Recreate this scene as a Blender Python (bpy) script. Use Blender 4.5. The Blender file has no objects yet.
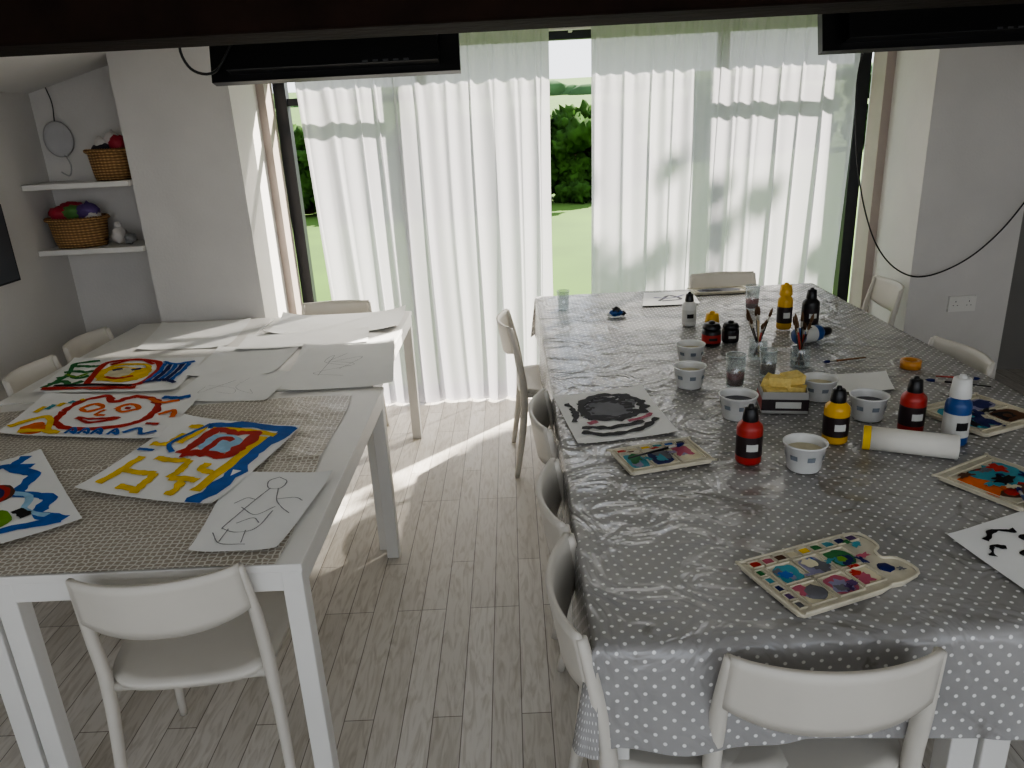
import bpy, math, random
import numpy as np
from mathutils import Vector, Matrix, noise
random.seed(7)
SC=bpy.context.scene
try:
    SC.view_settings.view_transform='AgX'; SC.view_settings.look='AgX - Medium High Contrast'
except Exception as e: print(e)
def lin(h):
    if isinstance(h,str):
        h=h.lstrip('#'); c=[int(h[i:i+2],16)/255 for i in (0,2,4)]
    else: c=h
    return tuple((x/12.92 if x<=.04045 else ((x+.055)/1.055)**2.4) for x in c)+(1,)
# ---------------------------------------------------------------- materials
MATS={}
def mat(name,col,rough=.5,var=.0,scale=20,bump=0,bscale=60,spec=.5,metal=0,trans=0,alpha=1,emit=None):
    if name in MATS: return MATS[name]
    m=bpy.data.materials.new(name); m.use_nodes=True; nt=m.node_tree; b=nt.nodes["Principled BSDF"]
    b.inputs["Base Color"].default_value=lin(col); b.inputs["Roughness"].default_value=rough
    b.inputs["Specular IOR Level"].default_value=spec; b.inputs["Metallic"].default_value=metal
    if trans: b.inputs["Transmission Weight"].default_value=trans
    tc=nt.nodes.new("ShaderNodeTexCoord")
    if var:
        n=nt.nodes.new("ShaderNodeTexNoise"); n.inputs["Scale"].default_value=scale; n.inputs["Detail"].default_value=4
        nt.links.new(tc.outputs["Object"],n.inputs["Vector"])
        r=nt.nodes.new("ShaderNodeValToRGB"); c=lin(col)
        r.color_ramp.elements[0].position=.3; r.color_ramp.elements[1].position=.7
        r.color_ramp.elements[0].color=tuple(x*(1-var) for x in c[:3])+(1,)
        r.color_ramp.elements[1].color=tuple(min(1,x*(1+var)) for x in c[:3])+(1,)
        nt.links.new(n.outputs["Fac"],r.inputs["Fac"]); nt.links.new(r.outputs["Color"],b.inputs["Base Color"])
    if bump:
        n2=nt.nodes.new("ShaderNodeTexNoise"); n2.inputs["Scale"].default_value=bscale; n2.inputs["Detail"].default_value=3
        nt.links.new(tc.outputs["Object"],n2.inputs["Vector"])
        bp=nt.nodes.new("ShaderNodeBump"); bp.inputs["Strength"].default_value=bump; bp.inputs["Distance"].default_value=.01
        nt.links.new(n2.outputs["Fac"],bp.inputs["Height"]); nt.links.new(bp.outputs["Normal"],b.inputs["Normal"])
    MATS[name]=m; return m
def N(nt,t,**kw):
    n=nt.nodes.new(t)
    for k,v in kw.items():
        if k.startswith("_"): setattr(n,k[1:],v)
        else: n.inputs[k].default_value=v
    return n
def base(name):
    m=bpy.data.materials.new(name); m.use_nodes=True; MATS[name]=m
    return m,m.node_tree,m.node_tree.nodes["Principled BSDF"]
def mth(nt,op,a,b=None,c=None):
    n=nt.nodes.new("ShaderNodeMath"); n.operation=op
    for i,v in enumerate((a,b,c)):
        if v is None: continue
        if isinstance(v,(int,float)): n.inputs[i].default_value=v
        else: nt.links.new(v,n.inputs[i])
    return n.outputs[0]
def mixc(nt,f,a,b,mode='MIX'):
    n=nt.nodes.new("ShaderNodeMix"); n.data_type='RGBA'; n.blend_type=mode
    for i,v in ((0,f),(6,a),(7,b)):
        if isinstance(v,(int,float)): n.inputs[i].default_value=v
        elif isinstance(v,tuple): n.inputs[i].default_value=v
        else: nt.links.new(v,n.inputs[i])
    return n.outputs[2]

def floor_mat():
    m,nt,b=base("whitewashed_planks")
    tc=N(nt,"ShaderNodeTexCoord"); mp=N(nt,"ShaderNodeMapping"); mp.inputs["Rotation"].default_value=(0,0,math.pi/2)
    nt.links.new(tc.outputs["Object"],mp.inputs["Vector"])
    br=N(nt,"ShaderNodeTexBrick"); br.offset=.37; br.offset_frequency=3
    br.inputs["Scale"].default_value=1; br.inputs["Brick Width"].default_value=.85; br.inputs["Row Height"].default_value=.09
    br.inputs["Mortar Size"].default_value=.0018; br.inputs["Mortar Smooth"].default_value=.3; br.inputs["Bias"].default_value=0
    br.inputs["Color1"].default_value=lin('#d8d3cb'); br.inputs["Color2"].default_value=lin('#c5bfb5'); br.inputs["Mortar"].default_value=lin('#847d74')
    nt.links.new(mp.outputs[0],br.inputs["Vector"])
    mp2=N(nt,"ShaderNodeMapping"); mp2.inputs["Scale"].default_value=(32,5,1); nt.links.new(tc.outputs["Object"],mp2.inputs["Vector"])
    n=N(nt,"ShaderNodeTexNoise"); n.inputs["Scale"].default_value=1.2; n.inputs["Detail"].default_value=6; n.inputs["Distortion"].default_value=1.8
    nt.links.new(mp2.outputs[0],n.inputs["Vector"])
    r=N(nt,"ShaderNodeValToRGB"); r.color_ramp.elements[0].position=.3; r.color_ramp.elements[0].color=(.76,.735,.70,1); r.color_ramp.elements[1].position=.56; r.color_ramp.elements[1].color=(1,1,1,1)
    nt.links.new(n.outputs["Fac"],r.inputs["Fac"])
    nt.links.new(mixc(nt,1.0,br.outputs["Color"],r.outputs["Color"],'MULTIPLY'),b.inputs["Base Color"])
    b.inputs["Roughness"].default_value=.4
    bp=N(nt,"ShaderNodeBump"); bp.inputs["Strength"].default_value=.35; bp.inputs["Distance"].default_value=.003
    h=mth(nt,'MULTIPLY',mth(nt,'SUBTRACT',1.0,br.outputs["Fac"]),mth(nt,'ADD',.8,mth(nt,'MULTIPLY',n.outputs["Fac"],.3)))
    nt.links.new(h,bp.inputs["Height"]); nt.links.new(bp.outputs[0],b.inputs["Normal"]); return m

def dots_mat():
    m,nt,b=base("polka_dot_oilcloth")
    uv=N(nt,"ShaderNodeUVMap"); uv.uv_map="UVMap"
    mp=N(nt,"ShaderNodeMapping"); mp.inputs["Scale"].default_value=(40,40,40); mp.inputs["Rotation"].default_value=(0,0,math.radians(45))
    nt.links.new(uv.outputs[0],mp.inputs["Vector"])
    fr=N(nt,"ShaderNodeVectorMath"); fr.operation='FRACTION'; nt.links.new(mp.outputs[0],fr.inputs[0])
    sb=N(nt,"ShaderNodeVectorMath"); sb.operation='SUBTRACT'; sb.inputs[1].default_value=(.5,.5,0); nt.links.new(fr.outputs[0],sb.inputs[0])
    ml=N(nt,"ShaderNodeVectorMath"); ml.operation='MULTIPLY'; ml.inputs[1].default_value=(1,1,0); nt.links.new(sb.outputs[0],ml.inputs[0])
    ln=N(nt,"ShaderNodeVectorMath"); ln.operation='LENGTH'; nt.links.new(ml.outputs[0],ln.inputs[0])
    mr=N(nt,"ShaderNodeMapRange"); mr.inputs["From Min"].default_value=.12; mr.inputs["From Max"].default_value=.18; mr.inputs["To Min"].default_value=1; mr.inputs["To Max"].default_value=0
    nt.links.new(ln.outputs["Value"],mr.inputs["Value"])
    tc=N(nt,"ShaderNodeTexCoord")
    st=N(nt,"ShaderNodeTexNoise"); st.inputs["Scale"].default_value=3.; st.inputs["Detail"].default_value=6; nt.links.new(tc.outputs["Object"],st.inputs["Vector"])
    rr=N(nt,"ShaderNodeValToRGB"); rr.color_ramp.elements[0].position=.35; rr.color_ramp.elements[0].color=lin('#8b8987'); rr.color_ramp.elements[1].position=.6; rr.color_ramp.elements[1].color=lin('#a2a09e')
    nt.links.new(st.outputs["Fac"],rr.inputs["Fac"])
    col=mixc(nt,mr.outputs[0],rr.outputs["Color"],lin('#e6e5e2'))
    sm=N(nt,"ShaderNodeTexNoise"); sm.inputs["Scale"].default_value=5.5; sm.inputs["Detail"].default_value=5; sm.inputs["Distortion"].default_value=1.; nt.links.new(tc.outputs["Object"],sm.inputs["Vector"])
    sr=N(nt,"ShaderNodeMapRange"); sr.inputs["From Min"].default_value=.64; sr.inputs["From Max"].default_value=.69; sr.inputs["To Max"].default_value=.5; nt.links.new(sm.outputs["Fac"],sr.inputs["Value"])
    col=mixc(nt,sr.outputs[0],col,lin('#5d564f'))
    nt.links.new(col,b.inputs["Base Color"])
    b.inputs["Roughness"].default_value=.25; b.inputs["Specular IOR Level"].default_value=.65
    mp3=N(nt,"ShaderNodeMapping"); mp3.inputs["Scale"].default_value=(1.0,1.9,1); mp3.inputs["Rotation"].default_value=(0,0,.35); nt.links.new(tc.outputs["Object"],mp3.inputs["Vector"])
    n=N(nt,"ShaderNodeTexNoise"); n.noise_type='RIDGED_MULTIFRACTAL'; n.normalize=False; n.inputs["Scale"].default_value=2.6; n.inputs["Detail"].default_value=2.5; n.inputs["Distortion"].default_value=1.0
    nt.links.new(mp3.outputs[0],n.inputs["Vector"])
    n3=N(nt,"ShaderNodeTexNoise"); n3.inputs["Scale"].default_value=6; n3.inputs["Detail"].default_value=2.5; n3.inputs["Distortion"].default_value=1.8; nt.links.new(tc.outputs["Object"],n3.inputs["Vector"])
    h=mth(nt,'ADD',mth(nt,'MULTIPLY',n.outputs["Fac"],.5),mth(nt,'MULTIPLY',n3.outputs["Fac"],1.0))
    bp=N(nt,"ShaderNodeBump"); bp.inputs["Strength"].default_value=1.; bp.inputs["Distance"].default_value=.022
    nt.links.new(h,bp.inputs["Height"]); nt.links.new(bp.outputs[0],b.inputs["Normal"]); return m

def mosaic_mat():
    m,nt,b=base("beige_mosaic_cloth")
    tc=N(nt,"ShaderNodeTexCoord")
    v=N(nt,"ShaderNodeTexVoronoi"); v.feature='DISTANCE_TO_EDGE'; v.inputs["Scale"].default_value=58; v.inputs["Randomness"].default_value=.4
    nt.links.new(tc.outputs["Object"],v.inputs["Vector"])
    mr=N(nt,"ShaderNodeMapRange"); mr.inputs["From Min"].default_value=.07; mr.inputs["From Max"].default_value=.15; mr.inputs["To Min"].default_value=1; mr.inputs["To Max"].default_value=0
    nt.links.new(v.outputs["Distance"],mr.inputs["Value"])
    n=N(nt,"ShaderNodeTexNoise"); n.inputs["Scale"].default_value=5; nt.links.new(tc.outputs["Object"],n.inputs["Vector"])
    c=mixc(nt,n.outputs["Fac"],lin('#968c7e'),lin('#aba293'))
    nt.links.new(mixc(nt,mr.outputs[0],c,lin('#d8d4cb')),b.inputs["Base Color"]); b.inputs["Roughness"].default_value=.36
    n2=N(nt,"ShaderNodeTexNoise"); n2.inputs["Scale"].default_value=4; n2.inputs["Detail"].default_value=3; n2.inputs["Distortion"].default_value=1.5; nt.links.new(tc.outputs["Object"],n2.inputs["Vector"])
    bp=N(nt,"ShaderNodeBump"); bp.inputs["Strength"].default_value=.7; bp.inputs["Distance"].default_value=.02; nt.links.new(n2.outputs["Fac"],bp.inputs["Height"]); nt.links.new(bp.outputs[0],b.inputs["Normal"]); return m

def curtain_mat():
    m,nt,b=base("sheer_voile"); nt.nodes.remove(b); o=[n for n in nt.nodes if n.type=='OUTPUT_MATERIAL'][0]
    d=N(nt,"ShaderNodeBsdfDiffuse"); d.inputs[0].default_value=lin('#d2d2d4')
    t=N(nt,"ShaderNodeBsdfTranslucent"); t.inputs[0].default_value=lin('#c8c5ca')
    tr=N(nt,"ShaderNodeBsdfTransparent")
    m1=N(nt,"ShaderNodeMixShader"); m1.inputs[0].default_value=.42; nt.links.new(d.outputs[0],m1.inputs[1]); nt.links.new(t.outputs[0],m1.inputs[2])
    m2=N(nt,"ShaderNodeMixShader"); m2.inputs[0].default_value=.09; nt.links.new(m1.outputs[0],m2.inputs[1]); nt.links.new(tr.outputs[0],m2.inputs[2])
    nt.links.new(m2.outputs[0],o.inputs[0]); return m

def wicker_mat():
    m,nt,b=base("wicker"); tc=N(nt,"ShaderNodeTexCoord")
    w=N(nt,"ShaderNodeTexWave"); w.bands_direction='Z'; w.inputs["Scale"].default_value=22; w.inputs["Distortion"].default_value=1.5; nt.links.new(tc.outputs["Object"],w.inputs["Vector"])
    w2=N(nt,"ShaderNodeTexWave"); w2.bands_direction='X'; w2.inputs["Scale"].default_value=16; w2.inputs["Distortion"].default_value=1; nt.links.new(tc.outputs["Object"],w2.inputs["Vector"])
    f=mth(nt,'MULTIPLY',w.outputs["Fac"],mth(nt,'ADD',.5,mth(nt,'MULTIPLY',w2.outputs["Fac"],.5)))
    nt.links.new(mixc(nt,f,lin('#7a5632'),lin('#d8b07a')),b.inputs["Base Color"]); b.inputs["Roughness"].default_value=.7
    bp=N(nt,"ShaderNodeBump"); bp.inputs["Strength"].default_value=.8; bp.inputs["Distance"].default_value=.01; nt.links.new(f,bp.inputs["Height"]); nt.links.new(bp.outputs[0],b.inputs["Normal"]); return m

def glass_mat():
    m,nt,b=base("clear_glass"); nt.nodes.remove(b); o=[n for n in nt.nodes if n.type=='OUTPUT_MATERIAL'][0]
    t=N(nt,"ShaderNodeBsdfTransparent"); t.inputs[0].default_value=(.88,.91,.91,1); g=N(nt,"ShaderNodeBsdfGlossy"); g.inputs["Roughness"].default_value=.08
    d=N(nt,"ShaderNodeBsdfDiffuse"); d.inputs[0].default_value=(.8,.84,.84,1)
    m0=N(nt,"ShaderNodeMixShader"); m0.inputs[0].default_value=.1; nt.links.new(t.outputs[0],m0.inputs[1]); nt.links.new(d.outputs[0],m0.inputs[2])
    mx=N(nt,"ShaderNodeMixShader"); mx.inputs[0].default_value=.12; nt.links.new(m0.outputs[0],mx.inputs[1]); nt.links.new(g.outputs[0],mx.inputs[2]); nt.links.new(mx.outputs[0],o.inputs[0]); return m

FLOOR=floor_mat(); DOTS=dots_mat(); MOSAIC=mosaic_mat(); CURT=curtain_mat(); WICK=wicker_mat(); GLASS=glass_mat()
WALL=mat("white_plaster",'#d3d0cc',.85,.04,3,.15,80)
CEIL=mat("ceiling_paint",'#e0deda',.9,.03,3)
TRIMB=mat("beige_jamb",'#b0a39b',.6,.05,6)
WHITE=mat("white_lacquer",'#e0ded9',.4,.03,4)
PLAST=mat("chair_plastic",'#cfcac0',.42,.04,5)
PAPER=mat("paper",'#ececea',.8,.02,8)
BLK=mat("black_plastic",'#0c0c0d',.35)
FRAME=mat("black_frame",'#1b1e23',.4)
DWOOD=mat("dark_beam_wood",'#20140e',.85,.4,6,.4,20,spec=.15)
# ---------------------------------------------------------------- mesh builder
class MB:
    def __init__(s): s.v=[];s.f=[];s.mi=[];s.m=[];s.sm=[];s.uv=None
    def mid(s,m):
        if m not in s.m: s.m.append(m)
        return s.m.index(m)
    def add(s,vs,fs,m,M=None,smooth=True):
        o=len(s.v); i=s.mid(m)
        for p in vs:
            p=Vector(p); s.v.append(tuple(M@p if M is not None else p))
        for f in fs: s.f.append(tuple(a+o for a in f)); s.mi.append(i); s.sm.append(smooth)
    def box(s,lo,hi,m,M=None):
        x0,y0,z0=lo;x1,y1,z1=hi
        vs=[(x0,y0,z0),(x1,y0,z0),(x1,y1,z0),(x0,y1,z0),(x0,y0,z1),(x1,y0,z1),(x1,y1,z1),(x0,y1,z1)]
        s.add(vs,[(0,3,2,1),(4,5,6,7),(0,1,5,4),(1,2,6,5),(2,3,7,6),(3,0,4,7)],m,M,False)
    def lathe(s,prof,m,M=None,seg=28,ex=1,ey=1,smooth=True):
        vs=[];fs=[]
        for r,z in prof:
            for k in range(seg):
                a=2*math.pi*k/seg; vs.append((r*ex*math.cos(a),r*ey*math.sin(a),z))
        for i in range(len(prof)-1):
            for k in range(seg):
                k2=(k+1)%seg; fs.append((i*seg+k,i*seg+k2,(i+1)*seg+k2,(i+1)*seg+k))
        s.add(vs,fs,m,M,smooth)
    def disc(s,r,z,m,M=None,seg=28,ex=1,ey=1):
        s.add([(r*ex*math.cos(2*math.pi*k/seg),r*ey*math.sin(2*math.pi*k/seg),z) for k in range(seg)],[tuple(range(seg))],m,M,False)
    def tube(s,path,rad,m,M=None,seg=8,flat=1.0,sub=6,up=None,cap=True):
        P=smooth_path([Vector(p) for p in path],sub) if sub>1 else [Vector(p) for p in path]
        n=len(P)
        if isinstance(rad,(int,float)): R=[rad]*n
        else: R=list(np.interp(np.linspace(0,1,n),np.linspace(0,1,len(rad)),rad))
        vs=[];fs=[]; u0=Vector(up) if up else Vector((0.3,.1,1)).normalized()
        for i in range(n):
            t=(P[min(i+1,n-1)]-P[max(i-1,0)]).normalized()
            a=t.cross(u0)
            if a.length<1e-3: a=t.cross(Vector((1,0,0)))
            a.normalize(); b=a.cross(t).normalized()
            for k in range(seg):
                an=2*math.pi*k/seg; vs.append(P[i]+a*math.cos(an)*R[i]+b*math.sin(an)*R[i]*flat)
        for i in range(n-1):
            for k in range(seg):
                k2=(k+1)%seg; fs.append((i*seg+k,i*seg+k2,(i+1)*seg+k2,(i+1)*seg+k))
        if cap: fs.append(tuple(range(seg))[::-1]); fs.append(tuple(range((n-1)*seg,n*seg)))
        s.add(vs,fs,m,M)
    def blob(s,c,r,m,M=None,amp=.25,fr=3,sub=3,seed=0,sc=(1,1,1)):
        import bmesh
        bm=bmesh.new(); bmesh.ops.create_icosphere(bm,subdivisions=sub,radius=1)
        vs=[]
        for v in bm.verts:
            d=v.co.normalized(); k=1+amp*noise.noise(d*fr+Vector((seed*7.3,seed*1.7,seed)))+amp*.5*noise.noise(d*fr*2.7+Vector((seed,0,seed*3)))
            vs.append((c[0]+d.x*k*r*sc[0],c[1]+d.y*k*r*sc[1],c[2]+d.z*k*r*sc[2]))
        fs=[tuple(v.index for v in f.verts) for f in bm.faces]; bm.free(); s.add(vs,fs,m,M)
    def make(s,name,loc=(0,0,0),rot=0,bevel=0,subsurf=0):
        me=bpy.data.meshes.new(name); me.from_pydata(s.v,[],s.f)
        for m in s.m: me.materials.append(m)
        me.polygons.foreach_set("material_index",s.mi); me.polygons.foreach_set("use_smooth",s.sm)
        if s.uv:
            l=me.uv_layers.new(name="UVMap")
            for lp in me.loops: l.data[lp.index].uv=s.uv[lp.vertex_index]
        me.update(); ob=bpy.data.objects.new(name,me); SC.collection.objects.link(ob); ob.location=loc; ob.rotation_euler=(0,0,rot)
        if bevel:
            b=ob.modifiers.new("bev",'BEVEL'); b.width=bevel; b.segments=2; b.limit_method='ANGLE'
        if subsurf:
            b=ob.modifiers.new("sub",'SUBSURF'); b.levels=subsurf; b.render_levels=subsurf
        return ob
def smooth_path(P,sub):
    if len(P)<3: 
        return [P[0].lerp(P[-1],i/sub) for i in range(sub+1)]
    out=[]; Q=[P[0]*2-P[1]]+P+[P[-1]*2-P[-2]]
    for i in range(1,len(Q)-2):
        a,b,c,d=Q[i-1:i+3]
        for k in range(sub):
            t=k/sub; out.append(.5*((2*b)+(c-a)*t+(2*a-5*b+4*c-d)*t*t+(3*b-a-3*c+d)*t**3))
    out.append(P[-1]); return out
def box(name,lo,hi,m,bevel=0):
    b=MB(); c=[(lo[i]+hi[i])/2 for i in range(3)]
    b.box([lo[i]-c[i] for i in range(3)],[hi[i]-c[i] for i in range(3)],m); return b.make(name,c,0,bevel)
# ---------------------------------------------------------------- camera
f,pitch,roll,yaw,H=749.86,.3366,.0512,-.0104,1.693
Fv=Vector((math.sin(yaw)*math.cos(pitch),math.cos(yaw)*math.cos(pitch),-math.sin(pitch))); Rv=Vector((math.cos(yaw),-math.sin(yaw),0)); Dv=-(Rv.cross(Fv))
c_,s_=math.cos(roll),math.sin(roll); Ri=Rv*c_+Dv*s_; Di=-Rv*s_+Dv*c_
cam=bpy.data.cameras.new("camera"); cam.lens=f/1024*36; cam.sensor_width=36; cam.clip_start=.05; cam.clip_end=3000
co=bpy.data.objects.new("camera",cam); SC.collection.objects.link(co); SC.camera=co
M=Matrix.Identity(4)
for i in range(3): M[i][0]=Ri[i]; M[i][1]=-Di[i]; M[i][2]=-Fv[i]
M[2][3]=H; co.matrix_world=M
# ---------------------------------------------------------------- room
box("floor",(-3.2,-1.8,-.1),(4.2,4.8,0),FLOOR)
XL=-2.54; YW=4.06; YG=4.72
box("wall_left",(XL-.12,-1.8,0),(XL,4.42,2.0),WALL)
box("wall_alcove",(XL-.12,4.30,0),(-1.96,4.42,2.6),WALL)
box("wall_back_left",(-1.97,YW,0),(-1.39,4.78,2.7),WALL)
box("wall_back_right",(2.17,YW,0),(2.73,4.78,2.7),WALL)
box("wall_right",(3.6,-1.8,0),(3.72,4.78,2.4),WALL)
box("fill_block_wall",(XL-.12,-1.92,0),(3.72,-1.8,.9),WALL)  # unseen low wall behind the camera, added to cut sky fill
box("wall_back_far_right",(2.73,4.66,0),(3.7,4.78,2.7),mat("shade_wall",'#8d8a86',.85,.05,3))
box("wall_above_window",(-1.39,4.66,2.22),(2.17,4.78,3.0),WALL)
b=MB(); z0=1.955; sl=.262; xr=.35; zr=z0+sl*(xr-XL)
for (xa,za,xb,zb) in ((XL-.12,z0-.03,xr,zr),(xr,zr,3.75,zr-sl*(3.75-xr))):
    vs=[(xa,-1.6,za),(xb,-1.6,zb),(xb,4.8,zb),(xa,4.8,za),(xa,-1.6,za+.08),(xb,-1.6,zb+.08),(xb,4.8,zb+.08),(xa,4.8,za+.08)]
    b.add(vs,[(0,3,2,1),(4,5,6,7),(0,1,5,4),(1,2,6,5),(2,3,7,6),(3,0,4,7)],CEIL,None,False)
b.make("ceiling")
box("ceiling_beam",(-3.0,1.78,1.90),(3.6,2.0,2.2),DWOOD,.008)
box("trim_1",(-1.39,4.50,0),(-1.345,4.66,2.2),TRIMB); box("trim_2",(2.12,4.50,0),(2.17,4.66,2.2),TRIMB)
box("baseboard_back_left",(-1.97,YW-.015,0),(-1.39,YW,.09),WHITE); box("baseboard_back_right",(2.17,YW-.015,0),(2.73,YW,.09),WHITE)
b=MB(); 
def fr(x0,x1,z0,z1,d=.07): b.box((x0,YG-d/2,z0),(x1,YG+d/2,z1),FRAME)
fr(-1.35,-1.28,0,2.2);fr(2.05,2.12,0,2.2);fr(-1.35,2.12,2.12,2.2);fr(-1.35,2.12,0,.06)
fr(-.52,-.46,0,2.2,.05);fr(1.24,1.30,0,2.2,.05)
for a,c in ((-1.28,-.52),(1.30,2.05)):
    fr(a,c,1.84,1.88,.04)
b.make("window_1")
def curtain(name,x0,x1,xb0,xb1,seed,zt=2.215,zb=.012,y=4.55):
    nx,nz=640,44; b=MB(); vs=[];fs=[]; L=x1-x0
    PH=[];A=[];acc=0
    for i in range(nx+1):
        w=i/nx*L; lam=.085+.10*(.5+.9*noise.noise(Vector((w*3.1,seed,0)))); lam=max(.055,lam)
        acc+=2*math.pi/lam*(L/nx); PH.append(acc); A.append(.35+2.6*abs(noise.noise(Vector((w*4.3,seed+9,2)))))
    for j in range(nz+1):
        t=j/nz; z=zt+(zb-zt)*t
        for i in range(nx+1):
            s=i/nx; w=s*L; x=(x0+L*s)*(1-t)+(xb0+(xb1-xb0)*s)*t
            dr=noise.noise(Vector((w*2.5,seed,t*1.2)))*1.1*t
            big=math.sin(PH[i]+dr)*(.010+.024*t)*A[i]
            mid=math.sin(PH[i]*1.9+seed+dr*2)*.007
            pl=math.sin(PH[i]*4.3)*.005*max(0,1-t*5)
            xx=x+.028*math.cos(PH[i]+dr)*(.35+.65*min(1,t*3))*A[i]
            yy=y+(big*(.35+.65*min(1,t*4))+mid+pl)
            if .02<t<.05: yy=y+(yy-y)*.5
            vs.append((xx,yy,z+(.006*math.sin(w*60) if j==0 else 0)))
    for j in range(nz):
        for i in range(nx):
            a=j*(nx+1)+i; fs.append((a,a+1,a+nx+2,a+nx+1))
    b.add(vs,fs,CURT); return b.make(name)
curtain("curtain",-1.20,.255,-1.12,.215,1.0)
curtain("curtain",.485,2.0,.45,1.93,5.0)
b=MB(); b.tube([(-1.38,4.6,2.165),(2.16,4.6,2.165)],.009,WHITE,sub=2)
for x in (-1.3,.38,2.08): b.box((x-.01,4.6,2.15),(x+.01,4.66,2.19),WHITE)
b.make("curtain_rod")
# ---------------------------------------------------------------- tables
def table(x0,x1,y0,y1,zt=.74,name="dining_table",lw=.055):
    b=MB(); cx,cy=(x0+x1)/2,(y0+y1)/2; hx,hy=(x1-x0)/2,(y1-y0)/2
    b.box((-hx,-hy,zt-.022),(hx,hy,zt),WHITE)
    for sx in (-1,1): b.box((sx*(hx-.014)-.009,-hy+.03,zt-.075),(sx*(hx-.014)+.009,hy-.03,zt-.022),WHITE)
    for sy in (-1,1): b.box((-hx+.03,sy*(hy-.014)-.009,zt-.075),(hx-.03,sy*(hy-.014)+.009,zt-.022),WHITE)
    for sx in (-1,1):
        for sy in (-1,1):
            xa=sx*(hx-.004); ya=sy*(hy-.004); b.box((min(xa,xa-sx*lw),min(ya,ya-sy*lw),0),(max(xa,xa-sx*lw),max(ya,ya-sy*lw),zt-.022),WHITE)
    return b.make(name,(cx,cy,0),0,.003)
table(-1.278,-.53,1.52,2.768,lw=.05);table(-2.03,-1.282,1.52,2.768,lw=.05);table(-1.318,-.572,2.775,4.02,lw=.05);table(-2.07,-1.322,2.775,4.02,lw=.05)
TX0,TX1,TY0,TY1=.13,1.68,1.19,4.19
xm=(TX0+TX1)/2; ym=(TY0+TY1)/2
table(TX0,xm-.002,TY0,ym-.002);table(xm+.002,TX1,TY0,ym-.002);table(TX0,xm-.002,ym+.002,TY1);table(xm+.002,TX1,ym+.002,TY1)
def oilcloth():
    b=MB(); d=.235; st=.02; W=TX1-TX0+.012; L=TY1-TY0+.012; X0=TX0-.006; Y0=TY0-.006
    us=list(np.arange(-d,0,st))+list(np.linspace(0,W,int(W/st)))+list(np.arange(st,d+.001,st)+W)
    vs_=list(np.arange(-d,0,st))+list(np.linspace(0,L,int(L/st)))+list(np.arange(st,d+.001,st)+L)
    vs=[];uv=[]
    for v in vs_:
        for u in us:
            du=(u if u<0 else (u-W if u>W else 0)); dv=(v if v<0 else (v-L if v>L else 0))
            ex=X0+min(max(u,0),W); ey=Y0+min(max(v,0),L)
            D=max(abs(du),abs(dv))
            if D<1e-6:
                p=Vector((ex*2.2,ey*2.2,0)); z=.7445+.0022*abs(noise.noise(p*1.6))+.0018*noise.noise(p*6)
                vs.append((ex,ey,z))
            else:
                a=math.atan2(dv,du); corner=(abs(du)>1e-6 and abs(dv)>1e-6)
                r=.004+.012*min(1,D/.02)
                s=(ex+ey) if not corner else (ex+ey)+a*.1
                wave=.022*math.sin(s*9+1.5*noise.noise(Vector((ex*2,ey*2,3))))*D/d+.006*math.sin(s*31)*D/d
                if ex<TX0+.01 and not corner: r*=.6; wave*=.3
                r+=max(-.006,wave)+.02*D/d*(1.8 if corner else (.2 if ex<TX0+.01 else 1))
                vs.append((ex+math.cos(a)*r,ey+math.sin(a)*r,.7455-max(0,D-.008)-.003+(.012*math.sin(s*5)*(D/d))))
            uv.append((u,v))
    n=len(us); fs=[(j*n+i,j*n+i+1,(j+1)*n+i+1,(j+1)*n+i) for j in range(len(vs_)-1) for i in range(n-1)]
    b.add(vs,fs,DOTS); b.uv=uv; return b.make("polka_dot_tablecloth")
oilcloth()
b=MB(); vs=[];nx,ny=70,60
for j in range(ny+1):
    for i in range(nx+1):
        s,t=i/nx,j/ny; x=-2.03+s*(1.44-.05*t+.008*math.sin(t*9)); y=1.522+t*(1.14+.02*math.sin(s*9))
        z=.7425+.003*abs(noise.noise(Vector((x*5,y*5,0))))
        k=math.exp(-((y-2.12-.02*math.sin(x*5))/.012)**2)*.008; z+=k
        vs.append((x,y,z))
b.add(vs,[(j*(nx+1)+i,j*(nx+1)+i+1,(j+1)*(nx+1)+i+1,(j+1)*(nx+1)+i) for j in range(ny) for i in range(nx)],MOSAIC)
b.make("mosaic_tablecloth")
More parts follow.
